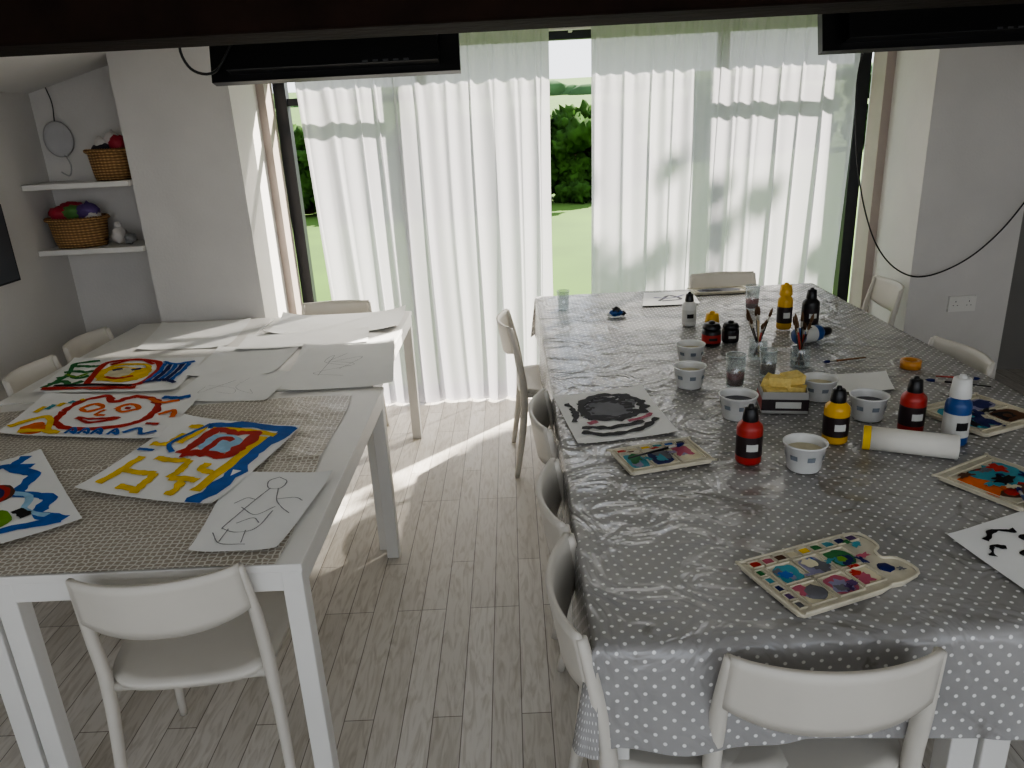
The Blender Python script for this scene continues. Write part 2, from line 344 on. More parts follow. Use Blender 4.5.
# ---------------------------------------------------------------- chairs
def chair(x,y,rot):
    b=MB()
    nx=14; vs=[];fs=[]
    def sd(u,v):
        n=5.; r=(abs(u)**n+abs(v)**n)**(1/n); m=max(abs(u),abs(v)); k=(m/r if r>1e-6 else 1)
        X=u*k*.213*(1-.06*(-v if v<0 else 0)); Y=v*k*.205+.01
        z=.452-.016*(1-min(1,(u*u)))*(1-v*v*.3)+.0
        if v>.6: z-=.012*((v-.6)/.4)**2
        return X,Y,z
    for lay in (0,1):
        for j in range(nx+1):
            for i in range(nx+1):
                X,Y,z=sd(i/nx*2-1,j/nx*2-1); vs.append((X,Y,z-(.02 if lay else 0)))
    n=nx+1; o=n*n
    for j in range(nx):
        for i in range(nx):
            a=j*n+i; fs.append((a,a+1,a+n+1,a+n)); fs.append((o+a,o+a+n,o+a+n+1,o+a+1))
    ring=[i for i in range(nx)]+[j*n+nx for j in range(nx)]+[nx*n+nx-i for i in range(nx)]+[(nx-j)*n for j in range(nx)]
    for k in range(len(ring)):
        a,c=ring[k],ring[(k+1)%len(ring)]; fs.append((a,o+a,o+c,c))
    b.add(vs,fs,PLAST)
    for sx in (-1,1): b.tube([(sx*.185,-.165,.425),(sx*.18,.17,.42)],.014,PLAST,sub=2)
    b.tube([(-.18,.17,.42),(.18,.17,.42)],.014,PLAST,sub=2); b.tube([(-.185,-.165,.425),(.185,-.165,.425)],.014,PLAST,sub=2)
    for sx in (-1,1):
        b.tube([(sx*.215,-.225,0),(sx*.205,-.185,.25),(sx*.197,-.172,.44),(sx*.194,-.19,.60),(sx*.186,-.222,.765)],[.013,.018,.021,.019,.012],PLAST,seg=10,flat=.8)
        b.tube([(sx*.212,.205,0),(sx*.2,.188,.25),(sx*.185,.17,.43)],[.012,.016,.02],PLAST,seg=10)
    vs=[];fs=[];m=24;q=6
    for lay in (0,1):
        for j in range(q+1):
            for i in range(m+1):
                s=i/m*2-1; t=j/q
                zl=.615+.03*abs(s)**3; zh=.770-.002*s*s+ .006*abs(s)**6
                z=zl+(zh-zl)*t; yy=-.197-.05*(1-s*s)-.16*(z-.62)-(.0 if lay==0 else .014)
                vs.append((s*.193*(1-.03*t),yy,z))
    n=m+1;o=n*(q+1)
    for j in range(q):
        for i in range(m):
            a=j*n+i; fs.append((a,a+n,a+n+1,a+1)); fs.append((o+a,o+a+1,o+a+n+1,o+a+n))
    ring=[i for i in range(m)]+[j*n+m for j in range(q)]+[q*n+m-i for i in range(m)]+[(q-j)*n for j in range(q)]
    for k in range(len(ring)):
        a,c=ring[k],ring[(k+1)%len(ring)]; fs.append((a,c,o+c,o+a))
    b.add(vs,fs,PLAST)
    return b.make("dining_chair",(x,y,0),rot)
R=math.radians
chair(-.865,1.69,R(5)); chair(.545,1.325,R(-1))
for yy,xx,a in ((3.64,.185,-88),(2.37,.31,-91),(1.78,.315,-90),(1.36,.32,-91)): chair(xx,yy,R(a))
chair(-1.95,3.66,R(-92)); chair(-1.93,3.17,R(-88))
chair(-1.02,3.96,R(180)); chair(1.25,4.24,R(180)); chair(1.80,4.03,R(84)); chair(1.50,2.78,R(92))
# ---------------------------------------------------------------- papers and paint
COL={k:mat("paint_"+k,v,.65,.16,18,spec=.25) for k,v in dict(red='#b22c20',orange='#dd6c24',yellow='#e2bd22',green='#2c7240',lime='#6f9a30',blue='#2460ae',navy='#1c245c',black='#131115',pink='#b0586c',teal='#4592a0',brown='#5e3b28',grey='#6b6b70',purple='#57406a',pencil='#8a8a8c',cream='#d3cbae',lilac='#8f8ca6',sky='#9cc3dc').items()}
class Sheet:
    def __init__(s,c00,c10,c11,c01,z,curl=.004,m=None,seed=0,wave=.0015):
        s.c=[Vector((p[0],p[1],0)) for p in (c00,c10,c11,c01)]; s.o=sum(s.c,Vector())/4; s.z=z;s.b=MB();s.curl=curl;s.seed=seed;s.wave=wave;s.k=0
        n=12;vs=[s.P(i/n,j/n) for j in range(n+1) for i in range(n+1)]
        s.b.add(vs,[(j*(n+1)+i,j*(n+1)+i+1,(j+1)*(n+1)+i+1,(j+1)*(n+1)+i) for j in range(n) for i in range(n)],m or PAPER)
    def P(s,a,t,dz=0):
        c=s.c; p=(c[0]*(1-a)+c[1]*a)*(1-t)+(c[3]*(1-a)+c[2]*a)*t-s.o
        z=s.wave*(1+noise.noise(Vector((a*2.5,t*2.5,s.seed))))+s.curl*((abs(a-.5)*2)**4*(abs(t-.5)*2)**4)
        return Vector((p.x,p.y,z+dz))
    def stroke(s,pts,w,col,wob=.3):
        s.k+=1; P=smooth_path([Vector((p[0],p[1],0)) for p in pts],8); vs=[];fs=[]
        asp=(s.c[1]-s.c[0]).length/max(.01,(s.c[3]-s.c[0]).length)
        for i,p in enumerate(P):
            t=P[min(i+1,len(P)-1)]-P[max(i-1,0)]; t=Vector((t.x*asp,t.y,0)).normalized(); n=Vector((-t.y/asp,t.x,0))
            for q in (-1,1):
                ww=w*(1+wob*noise.noise(Vector((i*.45,s.k*3.1,q*5)))*2)/2
                r=p+n*ww*q; vs.append(s.P(min(1,max(0,r.x)),min(1,max(0,r.y)),.0012+.00012*s.k))
        for i in range(len(P)-1): fs.append((2*i,2*i+2,2*i+3,2*i+1))
        s.b.add(vs,fs,COL[col] if isinstance(col,str) else col,None,False)
    def spot(s,c,r,col,irr=.2,ry=None):
        s.k+=1; asp=(s.c[1]-s.c[0]).length/max(.01,(s.c[3]-s.c[0]).length); vs=[];n=24; ry=ry or r
        for k in range(n):
            a=2*math.pi*k/n; q=1+irr*noise.noise(Vector((math.cos(a)*1.5,math.sin(a)*1.5,s.k*2.3)))*2
            vs.append(s.P(min(1,max(0,c[0]+math.cos(a)*r*q/asp)),min(1,max(0,c[1]+math.sin(a)*ry*q)),.0012+.00012*s.k))
        s.b.add(vs,[tuple(range(n))],COL[col],None,False)
    def make(s,name): return s.b.make(name,(s.o.x,s.o.y,s.z))
for i,(q,z,cu) in enumerate([(((-1.36,2.70),(-.96,2.65),(-.93,3.0),(-1.34,3.05)),.7435,.004),(((-1.40,3.0),(-1.03,2.98),(-1.02,3.42),(-1.42,3.44)),.7415,.01),(((-.93,2.74),(-.49,2.76),(-.58,3.42),(-1.0,3.38)),.7465,.012),(((-1.27,3.62),(-.6,3.60),(-.6,4.02),(-1.27,4.0)),.742,.03),(((-1.83,3.46),(-1.38,3.44),(-1.44,3.98),(-1.93,3.98)),.742,.01),(((-1.32,3.36),(-.7,3.38),(-.74,3.66),(-1.34,3.62)),.7475,.006)]):
    sh=Sheet(*q,z,cu,seed=i*3)
    if i in(2,0):
        for k in range(3): sh.stroke([(random.uniform(.2,.8),random.uniform(.2,.8)) for _ in range(4)],.003,'pencil')
    sh.make("sheet_of_paper")
s=Sheet((-1.98,2.88),(-1.37,2.82),(-1.42,3.27),(-2.07,3.36),.744,.006,seed=11)
for k in range(4): s.stroke([(.05,.2+.18*k),(.13,.3+.15*k),(.2,.2+.18*k),(.27,.3+.15*k)],.06,'green')
s.stroke([(.04,.1),(.1,.45),(.06,.8),(.22,.92)],.05,'green'); s.stroke([(.08,.5),(.18,.42),(.24,.52)],.04,'lime')
s.spot((.5,.5),.25,'yellow',.2); s.stroke([(.32,.2),(.3,.85),(.68,.85),(.7,.2),(.32,.2)],.06,'red'); s.stroke([(.38,.3),(.37,.74),(.63,.74),(.64,.3)],.05,'yellow'); s.spot((.47,.52),.13,'cream'); s.stroke([(.4,.6),(.46,.65)],.05,'navy');s.stroke([(.54,.6),(.6,.65)],.05,'navy');s.stroke([(.4,.4),(.5,.35),(.6,.42)],.05,'red'); s.stroke([(.34,.78),(.5,.95),(.66,.78)],.04,'red')
s.stroke([(.04,.08),(.3,.1),(.6,.08),(.7,.1)],.07,'red'); s.stroke([(.1,.16),(.35,.18),(.66,.15)],.05,'black')
for k in range(5): s.stroke([(.74+.04*k,.25),(.76+.04*k,.55),(.74+.045*k,.8)],.04,'navy' if k%2 else 'blue')
s.stroke([(.72,.22),(.85,.3),(.95,.2)],.05,'navy'); s.stroke([(.72,.85),(.82,.78),(.95,.86)],.05,'blue')
s.make("childs_painting")
s=Sheet((-1.83,2.42),(-1.21,2.30),(-1.23,2.73),(-1.90,2.84),.7505,.008,seed=12)
s.spot((.2,.15),.12,'orange',.2)
s.stroke([(.25,.55),(.3,.82),(.42,.95),(.5,.8),(.6,.95),(.75,.85),(.82,.6),(.76,.3),(.5,.15),(.3,.25),(.25,.55)],.07,'red',.5)
s.stroke([(.34,.62),(.4,.74),(.47,.65),(.4,.55),(.34,.62)],.05,'orange'); s.stroke([(.56,.65),(.62,.75),(.7,.65),(.62,.56),(.56,.65)],.05,'orange'); s.spot((.63,.65),.03,'red')
s.stroke([(.38,.4),(.5,.3),(.64,.42),(.5,.38),(.38,.4)],.05,'red'); s.stroke([(.5,.6),(.48,.48),(.54,.46)],.04,'orange'); s.stroke([(.7,.9),(.8,.8),(.9,.86)],.05,'orange')
for k in range(5): s.stroke([(.08+.05*k,.5+.08*k),(.1+.05*k,.65+.05*k)],.05,'teal' if k%2 else 'yellow')
s.stroke([(.03,.15),(.1,.3),(.2,.4),(.3,.1)],.06,'yellow'); s.stroke([(.12,.06),(.25,.1),(.38,.06)],.07,'yellow')
for x in (.42,.5,.58,.68): s.stroke([(x,.05),(x+.02,.17),(x+.06,.06),(x+.02,.1)],.03,'blue')
s.stroke([(.76,.1),(.83,.2),(.88,.08),(.95,.15)],.04,'blue')
s.stroke([(.78,.92),(.88,.9),(.95,.94)],.07,'blue'); s.stroke([(.86,.5),(.93,.6),(.96,.45)],.05,'orange');s.stroke([(.84,.3),(.92,.3)],.05,'red')
s.make("childs_painting")
s=Sheet((-1.29,1.94),(-.84,1.80),(-.74,2.34),(-1.2,2.50),.7535,.01,seed=13)
s.stroke([(.86,.0),(.9,.3),(.86,.6),(.95,.97)],.10,'blue'); s.stroke([(.3,.9),(.6,.96),(.97,.93)],.08,'blue'); s.stroke([(.35,.86),(.6,.88),(.88,.85)],.055,'yellow')
s.stroke([(.78,.12),(.80,.5),(.8,.82)],.06,'yellow'); s.spot((.55,.68),.13,'sky',.1)
s.stroke([(.38,.5),(.38,.68),(.41,.85),(.58,.83),(.73,.85),(.73,.66),(.70,.52),(.55,.53),(.38,.5)],.075,'red'); s.stroke([(.52,.56),(.52,.74),(.62,.72)],.05,'red')
for p in ([(.10,.08),(.12,.25),(.13,.42)],[(.10,.25),(.25,.24),(.38,.25)],[(.25,.08),(.40,.07)],[(.38,.25),(.40,.12),(.41,.03)],[(.24,.42),(.38,.41),(.50,.43)],[(.5,.43),(.52,.3),(.5,.22)],[(.52,.22),(.65,.23),(.72,.22)],[(.64,.05),(.65,.12),(.62,.2)],[(.65,.42),(.66,.34),(.76,.32)],[(.06,.58),(.18,.6),(.2,.75)],[(.16,.86),(.28,.84),(.26,.62)]): s.stroke(p,.05,'yellow')
s.stroke([(.30,.92),(.24,.75),(.20,.6),(.3,.5)],.03,'blue'); s.stroke([(.02,.5),(.15,.5)],.03,'blue')
s.make("childs_painting")
s=Sheet((-1.52,1.525),(-1.17,1.76),(-1.57,2.25),(-1.9,1.98),.7515,.006,seed=14)
s.stroke([(.92,.06),(.8,.2),(.9,.35),(.75,.5),(.88,.68),(.78,.85),(.9,.96)],.06,'blue'); s.stroke([(.84,.15),(.74,.28),(.8,.42),(.68,.55)],.035,'sky'); s.stroke([(.04,.1),(.3,.06),(.6,.12),(.9,.06)],.06,'blue'); s.stroke([(.3,.9),(.5,.75),(.7,.9),(.9,.8)],.05,'blue'); s.stroke([(.1,.3),(.3,.4),(.25,.7),(.5,.6)],.04,'teal')
s.spot((.58,.56),.12,'brown',.1,.12); s.spot((.58,.56),.08,'navy',.1); s.stroke([(.45,.56),(.52,.66),(.64,.66),(.7,.56),(.64,.46),(.52,.46),(.45,.56)],.025,'red'); s.spot((.52,.26),.11,'lime',.1); s.spot((.52,.26),.06,'green'); s.stroke([(.7,.3),(.74,.2)],.05,'black')
s.stroke([(.2,.2),(.35,.18)],.05,'lime'); s.make("childs_painting")
s=Sheet((-.815,1.575),(-.60,1.57),(-.555,1.985),(-.86,2.02),.7505,.008,seed=15)
g='pencil';w_=.006
for p in ([(.5,.92),(.6,.86),(.58,.76),(.46,.76),(.42,.86),(.5,.92)],[(.48,.76),(.4,.6),(.3,.4),(.22,.25)],[(.56,.76),(.62,.6),(.72,.5),(.85,.42)],[(.4,.6),(.3,.62),(.2,.55)],[(.22,.25),(.4,.2),(.6,.24),(.66,.45)],[(.3,.24),(.28,.1)],[(.5,.22),(.54,.08)],[(.62,.6),(.8,.62),(.9,.58)],[(.15,.2),(.3,.08),(.6,.06)],[(.3,.5),(.5,.4),(.66,.5)],[(.35,.3),(.5,.36),(.6,.3)]): s.stroke(p,w_,g)
s.make("pencil_drawing")
TZ=.7485
s=Sheet((.17,2.10),(.49,2.16),(.45,2.60),(.12,2.53),TZ+.001,.006,seed=16)
s.spot((.52,.62),.2,'grey',.2,.2)
rs=random.Random(3)
for k in range(7):
    y0=.44+.06*k; s.stroke([(.2+rs.uniform(0,.1),y0),(.4,y0+rs.uniform(-.04,.04)),(.6,y0+rs.uniform(-.04,.04)),(.82-rs.uniform(0,.12),y0+rs.uniform(-.05,.03))],.05,'black',.7)
s.stroke([(.22,.5),(.25,.75),(.45,.88),(.7,.84),(.85,.66),(.82,.48),(.6,.38),(.35,.4),(.22,.5)],.07,'black',.7)
s.stroke([(.1,.2),(.35,.1),(.7,.15),(.9,.3)],.055,'black',.7); s.stroke([(.12,.28),(.4,.22),(.75,.26)],.05,'black',.7); s.stroke([(.6,.3),(.8,.34),(.88,.4)],.04,'pink'); s.stroke([(.08,.4),(.14,.6),(.1,.8)],.05,'black',.7); s.stroke([(.2,.34),(.3,.36)],.05,'pink')
s.make("ink_painting")
s=Sheet((1.04,1.08),(1.36,1.14),(1.26,1.62),(.96,1.50),TZ+.001,.004,seed=17)
for p,w2 in (([(.28,.62),(.36,.72),(.46,.66),(.4,.54),(.3,.54),(.28,.62)],.055),([(.46,.74),(.5,.82),(.59,.78),(.56,.66),(.46,.66),(.46,.74)],.05),([(.22,.45),(.35,.52),(.48,.45),(.4,.38)],.08),([(.24,.26),(.42,.36),(.6,.5),(.7,.7)],.09),([(.2,.87),(.35,.92),(.5,.88)],.03),([(.1,.75),(.18,.82),(.26,.78)],.03),([(.5,.2),(.6,.3),(.75,.25)],.09),([(.2,.55),(.14,.4),(.22,.28)],.05),([(.36,.6),(.42,.45),(.52,.4)],.06)): s.stroke(p,w2,'black',.6)
s.spot((.38,.5),.05,'black');s.spot((.6,.42),.08,'black');s.spot((.15,.25),.03,'black');s.spot((.22,.15),.02,'black');s.spot((.7,.55),.05,'black'); s.make("ink_painting")
s=Sheet((1.10,2.44),(1.30,2.44),(1.36,2.63),(1.12,2.63),TZ+.001,.004,seed=18); s.make("sheet_of_paper")
s=Sheet((.66,3.82),(.96,3.82),(.99,4.12),(.72,4.12),TZ+.001,.003,seed=19); s.stroke([(.3,.3),(.5,.7),(.7,.4),(.35,.3)],.06,'grey'); s.stroke([(.2,.6),(.5,.5),(.8,.7)],.05,'lilac'); s.make("ink_painting")
# ---------------------------------------------------------------- palettes
PAL=mat("palette_plastic",'#c9c2ae',.35,.14,25)
def palette(cx,cy,w,h,rot,cells,pools,thumb=False,name="paint_palette",smears=()):
    b=MB(); bc=PAL
    if thumb: out=[(0.03,0),(.62,0),(.72,.04),(.80,.02),(.97,.08),(1,.25),(.97,.40),(.90,.46),(.92,.58),(.98,.64),(1,.8),(.95,.97),(.6,1),(.3,1),(.03,1),(0,.95),(0,.05)]
    else: out=[(.03,0),(.97,0),(1,.05),(1,.95),(.97,1),(.03,1),(0,.95),(0,.05)]
    n=len(out); P=[((x-.5)*w,(y-.5)*h) for x,y in out]
    vs=[(x,y,0) for x,y in P]+[(x,y,.008) for x,y in P]; b.add(vs,[tuple(range(n))[::-1],tuple(range(n,2*n))]+[(i,(i+1)%n,n+(i+1)%n,n+i) for i in range(n)],bc,None,False)
    b.tube([(x,y,.010) for x,y in P]+[(P[0][0],P[0][1],.010)],.0035,bc,sub=3,seg=6)
    def patch(X,Y,rx,ry,cc,z,irr,sd):
        vs=[];m=22
        for k in range(m):
            a=2*math.pi*k/m; e=1/max(abs(math.cos(a)),abs(math.sin(a)))**.6*(1+irr*2*noise.noise(Vector((math.cos(a)*2,math.sin(a)*2,sd))))
            vs.append((X+math.cos(a)*e*rx,Y+math.sin(a)*e*ry,z))
        b.add(vs,[tuple(range(m))],COL[cc],None,False)
    for ci,(x0,y0,x1,y1,c) in enumerate(cells):
        X0,X1,Y0,Y1=[(x0-.5)*w,(x1-.5)*w,(y0-.5)*h,(y1-.5)*h]
        t=.0016
        for lo,hi in (((X0,Y0),(X1,Y0+t)),((X0,Y1-t),(X1,Y1)),((X0,Y0),(X0+t,Y1)),((X1-t,Y0),(X1,Y1))): b.box((lo[0],lo[1],.008),(hi[0],hi[1],.0125),bc)
        if c:
            for q,cc in enumerate(c if isinstance(c,(list,tuple)) else [c]):
                sc=.44 if q==0 else random.uniform(.16,.32); ox=random.uniform(-.25,.25)*(q>0); oy=random.uniform(-.25,.25)*(q>0)
                patch((X0+X1)/2+ox*(X1-X0),(Y0+Y1)/2+oy*(Y1-Y0),(X1-X0)*sc,(Y1-Y0)*sc,cc,.0085+.0005*(q+1),.12 if q==0 else .4,ci*3.3+q*1.7)
    for (x,y,rx,ry,cc) in smears: patch((x-.5)*w,(y-.5)*h,rx,ry,cc,.0131+random.uniform(0,.0004),.5,x*40+y*9)
    for (x,y,rr,cc) in pools:
        b.blob(((x-.5)*w,(y-.5)*h,.009),rr,COL[cc],amp=.5,seed=int(x*50+y*10),sub=2,sc=(1,1,.12))
    return b.make(name,(cx,cy,TZ+.0005),rot)
cl=[]
tc=['red','pink','brown','cream','yellow','green','teal','navy','purple','grey']
for k in range(9): cl.append((.05+k*.1,.84,.14+k*.1,.96,tc[k]))
for k in range(5): cl.append((.03,.08+k*.15,.09,.2+k*.15,tc[-k-1]))
cl+=[(.12,.46,.32,.8,('teal','lilac','grey','blue')),(.34,.46,.54,.8,('lilac','blue','grey','cream')),(.56,.46,.76,.8,('green','teal','navy','lime')),(.12,.08,.32,.42,('cream','lilac','pink')),(.34,.08,.54,.42,('pink','lilac','purple','grey')),(.56,.12,.74,.42,('cream','pink','red','pink'))]
palette(.645,1.375,.325,.20,R(20),cl,[(.24,.24,.026,'grey'),(.84,.3,.016,'navy')],True,smears=[(.55,.62,.012,.006,'teal'),(.33,.5,.01,.005,'lilac'),(.8,.55,.014,.007,'pink'),(.86,.75,.012,.01,'teal'),(.75,.5,.006,.012,'navy'),(.5,.2,.01,.008,'purple'),(.82,.84,.01,.006,'green'),(.9,.2,.008,.006,'grey'),(.65,.44,.012,.005,'red')])
cl=[(.05+k*.15,.8,.18+k*.15,.95,c) for k,c in enumerate(['red','cream','yellow','teal','blue','black'])]+[(.05,.1,.3,.75,('teal','lilac','green')),(.33,.1,.62,.75,('navy','purple','grey','teal')),(.65,.1,.95,.75,('cream','lilac','pink'))]
palette(.40,1.985,.25,.16,R(14),cl,[],smears=[(.32,.4,.01,.01,'teal'),(.64,.5,.012,.008,'lilac'),(.5,.78,.014,.005,'red'),(.2,.77,.01,.004,'brown')])
cl=[(.06,.1,.94,.9,('brown','black','red','orange','teal'))]
palette(1.235,1.735,.22,.22,R(28),cl,[(.3,.3,.02,'red'),(.6,.6,.02,'navy'),(.4,.7,.015,'orange'),(.7,.3,.018,'brown'),(.2,.6,.012,'cream')],name="paint_board",smears=[(.5,.5,.03,.02,'black'),(.75,.7,.02,.02,'red'),(.3,.5,.02,.012,'teal'),(.25,.8,.02,.01,'brown'),(.8,.4,.012,.02,'navy'),(.5,.2,.03,.01,'brown'),(.55,.75,.02,.01,'grey'),(.4,.35,.015,.012,'cream')])
cl=[(.05,.1,.45,.9,('teal','black','navy')),(.5,.1,.95,.5,('brown','black')),(.5,.55,.95,.9,('lilac','navy'))]
palette(1.44,2.18,.27,.24,R(22),cl,[(.3,.5,.02,'teal'),(.7,.3,.015,'brown')],smears=[(.45,.5,.02,.02,'navy'),(.6,.5,.03,.01,'black')])
palette(1.13,4.08,.30,.13,0,[(.05,.1,.95,.9,('grey','black'))],[])
# ---------------------------------------------------------------- paint bottles etc
def T(x,y,z=TZ): return (x,y,z)
def bottle(x,y,body,cap,h=.17,r=.034,label=None,lay=None,capr=.6,caph=.2):
    b=MB(); bh=h*(1-caph)
    b.lathe([(0,0),(r*.9,0),(r,.006),(r,bh*.78),(r*.93,bh*.86),(r*.6,bh*.95),(r*.5,bh)],body)
    b.lathe([(r*capr,bh*.95),(r*capr*1.02,bh),(r*capr*.85,h-.003),(r*capr*.7,h),(0,h)],cap,seg=20)
    b.lathe([(r*capr*.4,h),(r*capr*.3,h+.008),(0,h+.009)],cap,seg=12)
    if label:
        b.lathe([(r*1.012,bh*.18),(r*1.015,bh*.2),(r*1.015,bh*.62),(r*1.012,bh*.64)],label)
        for a0 in (-1.6,1.6):
            vs=[(r*1.03*math.cos(a0+(u-.5)*.9),r*1.03*math.sin(a0+(u-.5)*.9),bh*(.33+.16*v)) for v in (0,1) for u in (0,.33,.66,1)]
            b.add(vs,[(0,1,5,4),(1,2,6,5),(2,3,7,6)],labw if label is lab else bK)
    ob=b.make("paint_bottle",T(x,y))
    if lay is not None:
        ob.rotation_euler=(math.pi/2,0,lay); ob.location=(x,y,TZ+r*1.03)
    return ob
def pm(n,c,r=.35): return mat(n,c,r,.05,10)
bR=pm("bottle_red",'#a82c25');bY=pm("bottle_yellow",'#d3a318');bB=pm("bottle_blue",'#1f4a88');bK=pm("bottle_black",'#141416');bW=pm("bottle_white",'#d8d8d4');lab=pm("bottle_label",'#2a1f22');labw=pm("label_white",'#c9c9c4')
bottle(.64,1.94,bR,bK,.165,.036,lab);bottle(.93,2.05,bY,bK,.165,.036,lab);bottle(1.18,2.10,bR,bK,.165,.036,lab);bottle(1.255,2.0,bB,bW,.20,.035,labw,capr=.8,caph=.25)
bottle(.81,3.42,bW,bK,.15,.033,labw);bottle(1.21,3.29,bY,bY,.20,.033,lab,capr=.85);bottle(1.33,3.30,bK,bK,.17,.038,lab)
bottle(1.17,3.03,bB,bK,.18,.034,labw,lay=R(112)); bottle(.86,3.2,bW,bY,.11,.035,lab,capr=.9,caph=.4)
bottle(.83,3.09,bK,bK,.095,.04,bR,capr=.95,caph=.2);bottle(.92,3.12,bK,bK,.085,.036,lab,capr=.95,caph=.2)
def tub(x,y,r=.058,h=.085,liq='cream',print_=True):
    b=MB(); w=pm("tub_plastic",'#dcdcd9',.4)
    b.lathe([(0,.002),(r*.72,.0),(r*.78,.004),(r*.97,h-.006),(r*1.04,h-.004),(r*1.04,h),(r*.98,h),(r*.95,h-.008),(r*.76,.006),(0,.006)],w)
    if print_:
        for k in range(7):
            a0=k*.9; vs=[(r*(.90+.05*v)*math.cos(a0+u*.4),r*(.90+.05*v)*math.sin(a0+u*.4),h*(.48+.18*v)) for v in (0,1) for u in (0,.5,1)]
            b.add(vs,[(0,1,4,3),(1,2,5,4)],pm("tub_letters",'#7d848b'))
    b.disc(r*.89,h*.68,COL[liq]); return b.make("yoghurt_tub",T(x,y))
tub(.69,2.87,.056,.075,'cream');tub(.62,2.58,.058,.08,'cream');tub(.705,2.27,.060,.08,'grey');tub(1.02,2.40,.057,.075,'cream');tub(1.10,2.21,.057,.08,'grey');tub(.775,1.88,.057,.08,'cream')
b=MB(); b.lathe([(.008,0),(.034,0),(.034,.24),(.008,.24),(.008,0)],pm("kitchen_roll",'#dedbd2',.8)); b.lathe([(.0345,0),(.035,.001),(.035,.02)],COL['yellow']); ob=b.make("paper_roll",(.985,1.99,TZ+.0345)); ob.rotation_euler=(math.pi/2,0,math.atan2(-.09,.2)+math.pi/2)
b=MB(); o=pm("orange_lid",'#c98a3c'); b.lathe([(.022,0),(.036,0),(.036,.03),(.022,.03),(.022,0)],o); b.disc(.024,.012,o); b.make("masking_tape",T(1.47,2.67))
def glass(x,y,r=.033,h=.1,liq=None):
    b=MB(); b.lathe([(0,.001),(r*.8,0),(r*.85,.003),(r,h),(r*.95,h),(r*.8,.008),(0,.008)],GLASS)
    b.lathe([(r*.95,h-.001),(r*1.01,h-.001),(r*1.01,h+.001),(r*.95,h+.001)],pm("glass_rim",'#c5cccc',.1))
    if liq: b.lathe([(0,.009),(r*.78,.009),(r*.88,h*.45),(0,h*.45)],pm("water_"+liq,liq,.2))
    return b.make("drinking_glass",T(x,y))
glass(.25,3.84);glass(1.18,3.66,.036,.12,'#a8646a');glass(.78,2.56,.036,.12,'#8d5a5c');glass(.93,2.66,.033,.10,'#7d6f66')
def jar(x,y,seed):
    random.seed(seed); b=MB(); b.lathe([(0,0),(.034,0),(.037,.005),(.036,.075),(.033,.08),(.031,.078),(.032,.008),(0,.008)],GLASS); b.disc(.031,.03,pm("water_murk",'#6a5f55',.2))
    for k in range(11):
        a=random.uniform(0,6.28); lean=random.uniform(.02,.055); L=random.uniform(.14,.19)
        p0=Vector((-math.cos(a)*.015,-math.sin(a)*.015,.01)); p1=Vector((math.cos(a)*lean,math.sin(a)*lean,L))
        hc=random.choice([pm("handle_wood",'#8a5a32'),bK,bK,pm("handle_cream",'#c9b48c'),bR]); d=(p1-p0)
        b.tube([p0,p0+d*.8],[.0028,.0036],hc,sub=2,seg=6); b.tube([p0+d*.8,p0+d*.92],.0036,pm("ferrule",'#b5b0a5',.25),sub=2,seg=6); b.tube([p0+d*.92,p0+d*1.12],[.005,.007,.001],pm("bristle",'#5a4028',.8),sub=3,seg=6)
    return b.make("paintbrush_jar",T(x,y))
jar(.96,2.87,3);jar(1.08,2.74,5)
b=MB(); w=.145;d=.115;h=.075
for lo,hi in (((-w/2,-d/2,0),(w/2,d/2,.004)),((-w/2,-d/2,0),(w/2,-d/2+.003,h)),((-w/2,d/2-.003,0),(w/2,d/2,h)),((-w/2,-d/2,0),(-w/2+.003,d/2,h)),((w/2-.003,-d/2,0),(w/2,d/2,h))): b.box(lo,hi,pm("box_clear",'#a9a8a4'))
b.box((-w/2-.001,-d/2-.0012,.012),(w/2+.001,-d/2,.05),lab); b.box((-.03,-d/2-.002,.02),(.05,-d/2-.001,.042),labw); b.box((-w/2-.0012,-d/2,.012),(-w/2,d/2,.05),bR)
sp=mat("sponge",'#e0c87c',.9,.12,60,.6,120)
for k,(x,y,z,a) in enumerate([(-.03,-.02,.05,.2),(.035,-.01,.052,-.3),(0,.03,.055,.6),(-.01,.0,.08,-.2),(.03,.02,.083,.5),(-.04,.02,.07,1.2)]):
    b.box((-.034,-.024,0),(.034,.024,.03),sp,Matrix.Translation((x,y,z))@Matrix.Rotation(a,4,'Z')@Matrix.Rotation(.25*a,4,'X'))
b.make("sponge_box",T(.87,2.33),R(-10),.003)
def brush(x,y,rot,L=.2,hc=None,z=0):
    b=MB(); b.tube([(0,0,.005),(L*.7,0,.005)],[.002,.0042],hc or bK,sub=2,seg=6);b.tube([(L*.7,0,.005),(L*.85,0,.005)],.0042,pm("ferrule",'#b5b0a5',.25),sub=2,seg=6);b.tube([(L*.85,0,.005),(L,0,.005)],[.005,.007,.001],COL['navy'],sub=3,seg=6); return b.make("paintbrush",T(x,y,TZ+z),rot)
brush(1.62,2.42,R(150),.2);brush(1.18,1.53,R(70),.16,bB,.014);brush(.30,1.955,R(25),.2,bK,.0135);brush(1.5,2.55,R(-20),.14,bR); brush(1.36,2.8,R(190),.18,pm("handle_wood",'#8a5a32'))
b=MB(); b.blob((0,0,.018),.03,bB,amp=.4,seed=4,sc=(1.2,.8,.55)); b.blob((.03,.01,.012),.02,bK,amp=.5,seed=6,sc=(1,1,.6)); b.blob((-.03,0,.01),.016,labw,amp=.4,seed=8,sc=(1,1,.6)); b.blob((.0,0,.03),.02,bK,amp=.5,seed=9); b.make("crumpled_paint_rag",T(.50,3.65))
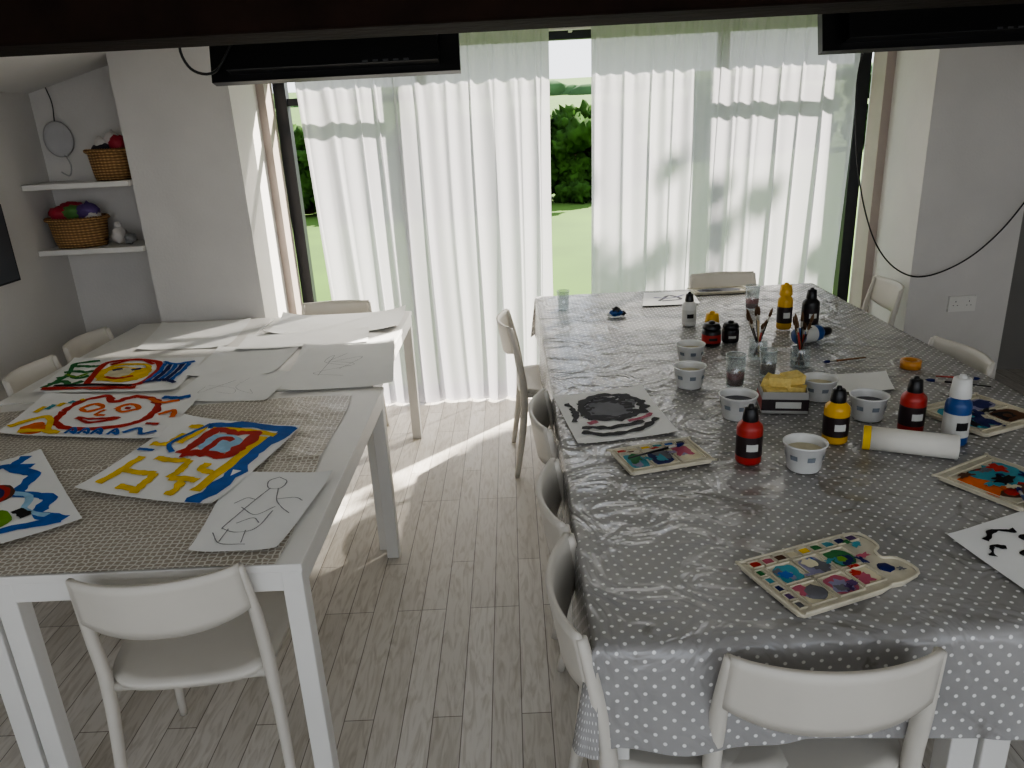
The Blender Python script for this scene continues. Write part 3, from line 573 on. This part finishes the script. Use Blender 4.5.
# ---------------------------------------------------------------- beam-mounted TVs
def tv(x0,x1,name="television"):
    b=MB(); w=x1-x0
    b.box((-w/2,-.015,-.0),(w/2,.02,.45),BLK); b.box((-w/2+.06,-.06,.02),(w/2-.06,-.015,.40),BLK); b.box((-w/2+.01,.02,.012),(w/2-.01,.0215,.44),pm("screen_glass",'#08090b',.1))
    for k in range(5): b.box((w*.12+k*.03,-.062,.022),(w*.12+k*.03+.016,-.0601,.028),pm("port_metal",'#4a4a4c',.3))
    b.tube([(0,-.06,.25),(0,-.2,.3),(0,-.3,.36)],.018,BLK)
    ob=b.make(name,((x0+x1)/2,2.42,1.84),0,.006); ob.rotation_euler=(R(-14),0,0); return ob
tv(-.87,-.13);tv(.94,1.72)
b=MB(); b.tube([(-.82,2.3,2.02),(-.91,2.32,1.95),(-.9,2.34,1.88),(-.84,2.36,1.87),(-.78,2.38,1.95)],.004,BLK); b.make("power_cable")
b=MB(); b.tube([(1.66,2.5,1.97),(1.72,3.2,2.0),(1.75,3.95,1.95),(1.79,4.02,1.45),(1.93,4.02,1.0),(2.14,4.02,.80),(2.38,4.02,.84),(2.6,4.02,1.02),(2.8,4.0,1.35)],.004,BLK,sub=10); b.make("power_cable")
b=MB(); b.box((-.075,-.012,-.043),(.075,0,.043),WHITE)
for sx in(-1,1):
    for dx,dz,ww,hh in ((0,.014,.004,.008),(-.011,-.008,.007,.003),(.011,-.008,.007,.003)): b.box((sx*.037+dx-ww/2,-.0125,dz-hh/2),(sx*.037+dx+ww/2,-.0118,dz+hh/2),BLK)
    b.box((sx*.037-.006,-.0145,.026),(sx*.037+.006,-.012,.036),WHITE)
b.make("wall_socket",(2.47,YW,.62),0,.002)
for z in (1.50,1.16): box("alcove_shelf",(XL+.005,4.03,z-.028),(-1.975,4.295,z),WHITE,.003)
def basket(x,y,z,rx,ry,h,cont):
    b=MB(); b.lathe([(0,.002),(rx*.82,0),(rx*.9,h*.3),(rx*.98,h*.9),(rx*1.04,h*.94),(rx*1.04,h),(rx*.98,h),(rx*.9,h*.5),(0,h*.45)],WICK,ey=ry/rx,seg=36)
    for k in range(60):
        a=2*math.pi*k/60; b.blob((rx*1.02*math.cos(a),ry*1.02*math.sin(a),h),.012,WICK,sub=1,amp=.1)
    for i,(cx,cy,cz,r,c,s3) in enumerate(cont): b.blob((cx,cy,cz),r,c,amp=.35,seed=i+3,sc=s3)
    return b.make("wicker_basket",(x,y,z+.001))
cr=pm("toy_red",'#a83040',.6);cw=pm("toy_white",'#c9c4c0',.6);cg=pm("toy_green",'#5b8a4a',.6);cp=pm("toy_purple",'#5f4a80',.6);cd=pm("toy_dark",'#2c2a35',.6)
basket(-2.10,4.155,1.50,.115,.10,.15,[(-.02,0,.15,.06,cd,(1.2,.8,.6)),(.05,0,.18,.045,cr,(1,1,1)),(.02,.02,.20,.04,cw,(1,1,1.1)),(-.04,.0,.19,.03,cw,(1,1,1))])
basket(-2.355,4.155,1.16,.155,.115,.15,[(-.08,0,.17,.06,cr,(1,1,.8)),(.0,0,.18,.07,cg,(1,.9,.6)),(.07,0,.18,.06,cp,(1,1,.8)),(-.03,.03,.21,.05,cr,(1.4,.7,.5)),(.1,-.02,.16,.04,cw,(1,1,.7))])
b=MB(); b.blob((0,0,.05),.045,cw,amp=.2,seed=2,sc=(.8,1.2,1.0)); b.blob((.06,-.01,.03),.035,pm("toy_grey",'#8a8a8a'),amp=.3,seed=3,sc=(.8,1.3,.8)); b.blob((0.0,0,.1),.02,cw,amp=.2,seed=5); b.make("baby_shoes",(-2.13,4.13,1.165))
b=MB(); mm=pm("ornament_white",'#b3b2b2',.5); Mx=Matrix.Rotation(R(90),4,'X')@Matrix.Rotation(R(12),4,'Y')
b.lathe([(0,-.004),(.07,-.004),(.075,0),(.07,.006),(.05,.004),(0,.004)],mm,Mx,ey=1.25); b.tube([(0,0,.09),(.01,0,.18),(-.005,0,.26)],.003,BLK,sub=4); b.tube([(.02,-.005,-.08),(.04,-.01,-.14),(.02,-.01,-.19),(-.02,-.01,-.17)],.004,mm)
b.make("hanging_mirror",(-2.42,4.27,1.72))
b=MB(); b.box((0,-.33,-.19),(.02,.33,.19),FRAME); b.box((.02,-.32,-.18),(.022,.32,.18),pm("picture_grey",'#4c4f55')); b.make("wall_mounted_board",(XL+.001,3.48,1.24))
# ---------------------------------------------------------------- outdoors
GR=mat("meadow",'#43620e',.95,.25,.35)
b=MB(); n=60; vs=[]
for j in range(n+1):
    for i in range(n+1):
        y=4.82+(j/n)**3*900; x=(i/n*2-1)*(12+y*1.3); z=-.35+max(0,(y-25))*.012+max(0,y-150)*.045+ .8*noise.noise(Vector((x*.02,y*.02,0)))*min(1,max(0,y-15)/20)
        vs.append((x,y,z))
b.add(vs,[(j*(n+1)+i,j*(n+1)+i+1,(j+1)*(n+1)+i+1,(j+1)*(n+1)+i) for j in range(n) for i in range(n)],GR); b.make("meadow_ground")
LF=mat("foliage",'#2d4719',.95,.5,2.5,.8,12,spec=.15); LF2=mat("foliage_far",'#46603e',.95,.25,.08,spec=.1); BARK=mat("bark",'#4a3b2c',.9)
def tree(x,y,r,h,m=LF,zb=-.35):
    b=MB(); b.tube([(0,0,0),(0,0,h*.5)],[.12,.08],BARK,sub=3)
    for k in range(34):
        a=k*2.4; q=random.uniform(.1,1.)*r; rr=r*random.uniform(.14,.28); b.blob((math.cos(a)*q,math.sin(a)*q*.6,min(h-rr,h*random.uniform(.08,.97))),rr,m,amp=.9,fr=4,seed=k+int(x*3),sub=3)
    return b.make("tree",(x,y,zb))
random.seed(11)
for x in np.arange(-14,3.4,1.1): tree(x+random.uniform(-.3,.3),20.5+random.uniform(-.8,.8),1.35,random.uniform(2.0,2.5))
for x in np.arange(9,24,2.5): tree(x,36+random.uniform(-2,2),1.8,random.uniform(2.6,3.2))
b=MB()
for k in range(90):
    x=-260+k*7; b.blob((x,330+30*noise.noise(Vector((k,0,0)))+random.uniform(-8,8),random.uniform(9,12)),random.uniform(5,7),LF2,amp=.3,seed=k,sub=2,sc=(1.3,1,.8))
b.make("distant_treeline")
b=MB(); random.seed(5)
b.tube([(0,0,-.35),(.05,0,1.6),(0,.05,3.0)],[.10,.08,.06],BARK)
for (dx,dz,L) in ((-.7,1.0,1),(.6,1.1,1),(-.3,1.3,.9),(.25,.7,.8),(-.9,.5,.8)):
    b.tube([(0,.03,2.6),(dx*.5*L,.05,2.6+dz*.6*L),(dx*L,0,2.6+dz*1.2*L)],[.04,.03,.012],BARK)
    for k in range(9):
        t=random.uniform(.45,1.2); b.blob((dx*L*t+random.uniform(-.3,.3),random.uniform(-.2,.2),2.6+dz*1.2*L*t+random.uniform(-.25,.25)),random.uniform(.03,.11),LF,amp=.6,seed=k,sub=2)
b.make("shadow_tree",(4.15,7.5,0))  # out-of-view tree, added to throw branch shadows onto the right curtain
# ---------------------------------------------------------------- light
w=bpy.data.worlds.new("sky"); SC.world=w; w.use_nodes=True; nt=w.node_tree; bg=nt.nodes["Background"]
tc=N(nt,"ShaderNodeTexCoord"); sx=N(nt,"ShaderNodeSeparateXYZ"); nt.links.new(tc.outputs["Generated"],sx.inputs[0])
rp=N(nt,"ShaderNodeValToRGB"); rp.color_ramp.elements[0].color=(.95,.97,1,1); rp.color_ramp.elements[1].color=(.72,.83,1,1); rp.color_ramp.elements[1].position=.7; nt.links.new(sx.outputs["Z"],rp.inputs["Fac"]); nt.links.new(rp.outputs[0],bg.inputs[0]); bg.inputs[1].default_value=2.25
sun=bpy.data.lights.new("sun","SUN"); sun.energy=26; sun.angle=.02; sun.color=(1,.94,.85); so=bpy.data.objects.new("sun",sun); SC.collection.objects.link(so)
so.rotation_euler=Vector((-.67,-.74,-.74)).to_track_quat('-Z','Y').to_euler()
